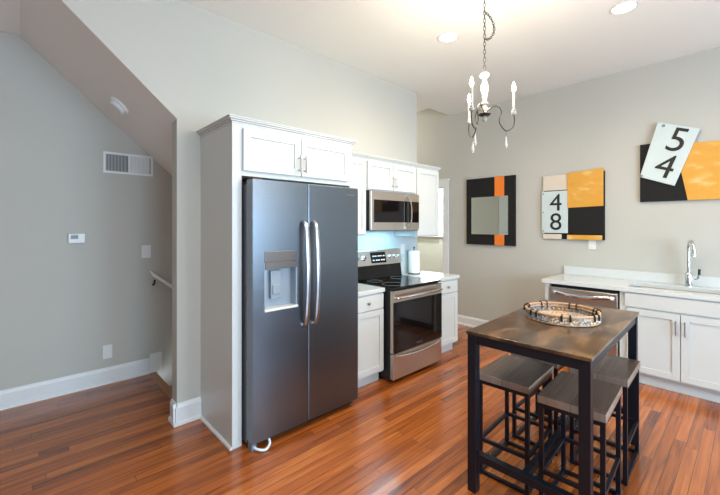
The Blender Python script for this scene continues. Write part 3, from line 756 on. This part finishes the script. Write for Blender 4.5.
# ---------------------------------------------------------------- bar table
tx, ty = 2.518, .835
t = thing('bar_table', 'counter-height table with aged brown top on a black steel frame', 'table', (tx, ty, 0), .035)
hw, hd = .63, .312
obj('tabletop', B(-hw, hw, -hd, hd, .896, .914), TOP, t, .002)
L_ = .05
for sx_ in (-1, 1):
    for sy_ in (-1, 1):
        cx, cy = sx_*(hw-.03), sy_*(hd-.03); h = L_/2
        obj('leg', B(cx-h, cx+h, cy-h, cy+h, 0, .8955), BLACKM, t, .002)
bm = BM(); a = hw-.03-L_/2; b2 = hd-.03-L_/2
for s in (-1, 1):
    box(bm, -a, a, s*(hd-.03)-.02, s*(hd-.03)+.02, .845, .8955)
    box(bm, s*(hw-.03)-.02, s*(hw-.03)+.02, -b2, b2, .845, .8955)
obj('apron', bm, BLACKM, t, .001)
bm = BM()
for s in (-1, 1): box(bm, s*(hw-.03)-.02, s*(hw-.03)+.02, -b2, b2, .19, .23)
box(bm, -(hw-.03)+.02, (hw-.03)-.02, -.016, .016, .19, .23)
obj('stretcher', bm, BLACKM, t, .001)

# stools
def make_stool():
    t = thing('bar_stool', '', 'stool', (0, 0, 0), 0, 'four backless stools tucked under the bar table')
    w, d_ = .222, .155
    o = obj('seat', B(-w, w, -d_, d_, .576, .617), [SEATW, SEATE], t, .003)
    for p in o.data.polygons:
        if abs(p.normal.z) < .5: p.material_index = 1
    q = .011
    for sx_ in (-1, 1):
        for sy_ in (-1, 1):
            cx, cy = sx_*(w-.018), sy_*(d_-.016)
            obj('leg', B(cx-q, cx+q, cy-q, cy+q, 0, .5755), BLACKM, t, .001)
    ax, ay = w-.018-q, d_-.016-q
    for nm, z in (('seat_frame', .552), ('foot_rail', .20), ('floor_rail', .002)):
        bm = BM()
        for s in (-1, 1):
            box(bm, -ax, ax, s*(d_-.016)-.009, s*(d_-.016)+.009, z, z+.02); box(bm, s*(w-.018)-.009, s*(w-.018)+.009, -ay-.003, ay+.003, z, z+.02)
        obj(nm, bm, BLACKM, t, .001)
    return t
st = make_stool()
spots = [((2.285, 1.018), 'weathered wood stool at the near left corner under the table', .06), ((2.25, .645), 'weathered wood stool at the near right, closest to the viewer', .06),
         ((2.795, .66), 'weathered wood stool at the far right beside the dishwasher side', .04), ((2.80, 1.03), 'weathered wood stool at the far left, mostly hidden under the tabletop', .0)]
for i, ((x, y), lab, rz) in enumerate(spots):
    o = st if i == 0 else copy_tree(st)
    o.location = (x, y, 0); o.rotation_euler = (0, 0, rz); o['label'] = lab

# round rattan tray
t = thing('basket_tray', 'round woven rattan tray with black ties on the bar table', 'tray', (2.575, .85, .9145))
RR = .205; seg = 72
def circ(r, z): return [(r*math.cos(2*PI*i/seg), r*math.sin(2*PI*i/seg), z) for i in range(seg)]
sm(obj('base', lathe(BM(), [(.0, 0), (RR-.01, 0), (RR-.01, .008), (.0, .009)], seg), WEAVE, t))
# wavy woven wall
bm = BM(); rings = []
for j in range(5):
    z = .006+.011*j
    rings.append([[bm.verts.new(((RR+o_+.003*math.sin(i*PI/2+j*PI))*math.cos(2*PI*i/144), (RR+o_+.003*math.sin(i*PI/2+j*PI))*math.sin(2*PI*i/144), z)) for i in range(144)] for o_ in (0, .008)])
for a, b_ in zip(rings, rings[1:]):
    for s in (0, 1):
        for i in range(144):
            bm.faces.new((a[s][i], a[s][(i+1) % 144], b_[s][(i+1) % 144], b_[s][i]))
for e in (0, -1):
    for i in range(144): bm.faces.new((rings[e][0][i], rings[e][0][(i+1) % 144], rings[e][1][(i+1) % 144], rings[e][1][i]))
obj('woven_wall', bm, WEAVE, t)
sm(obj('rim', tube(BM(), circ(RR+.004, .056), .008, 10, True), RATTAN, t))
sm(obj('rim', tube(BM(), circ(RR-.004, .040), .005, 8, True), RATTAN, t))
sm(obj('foot_ring', tube(BM(), circ(RR+.004, .0065), .0055, 10, True), RATTAN, t))
for k in range(14):
    a = 2*PI*k/14+.2+(.12 if k % 2 else -.12); ca, sa = math.cos(a), math.sin(a)
    tn = Vector((-sa, ca, 0)); c = Vector((ca*(RR+.004), sa*(RR+.004), 0))
    rd = Vector((ca, sa, 0)); pts = []
    for rr_, z in ((.012, .030), (.013, .045), (.010, .063), (0, .067), (-.010, .060), (-.011, .040), (-.010, .025)): pts.append(c+rd*rr_+Vector((0, 0, z)))
    obj('tie', tube(BM(), pts, .006, 6, flat=(.003, .007)), BLACKP, t)
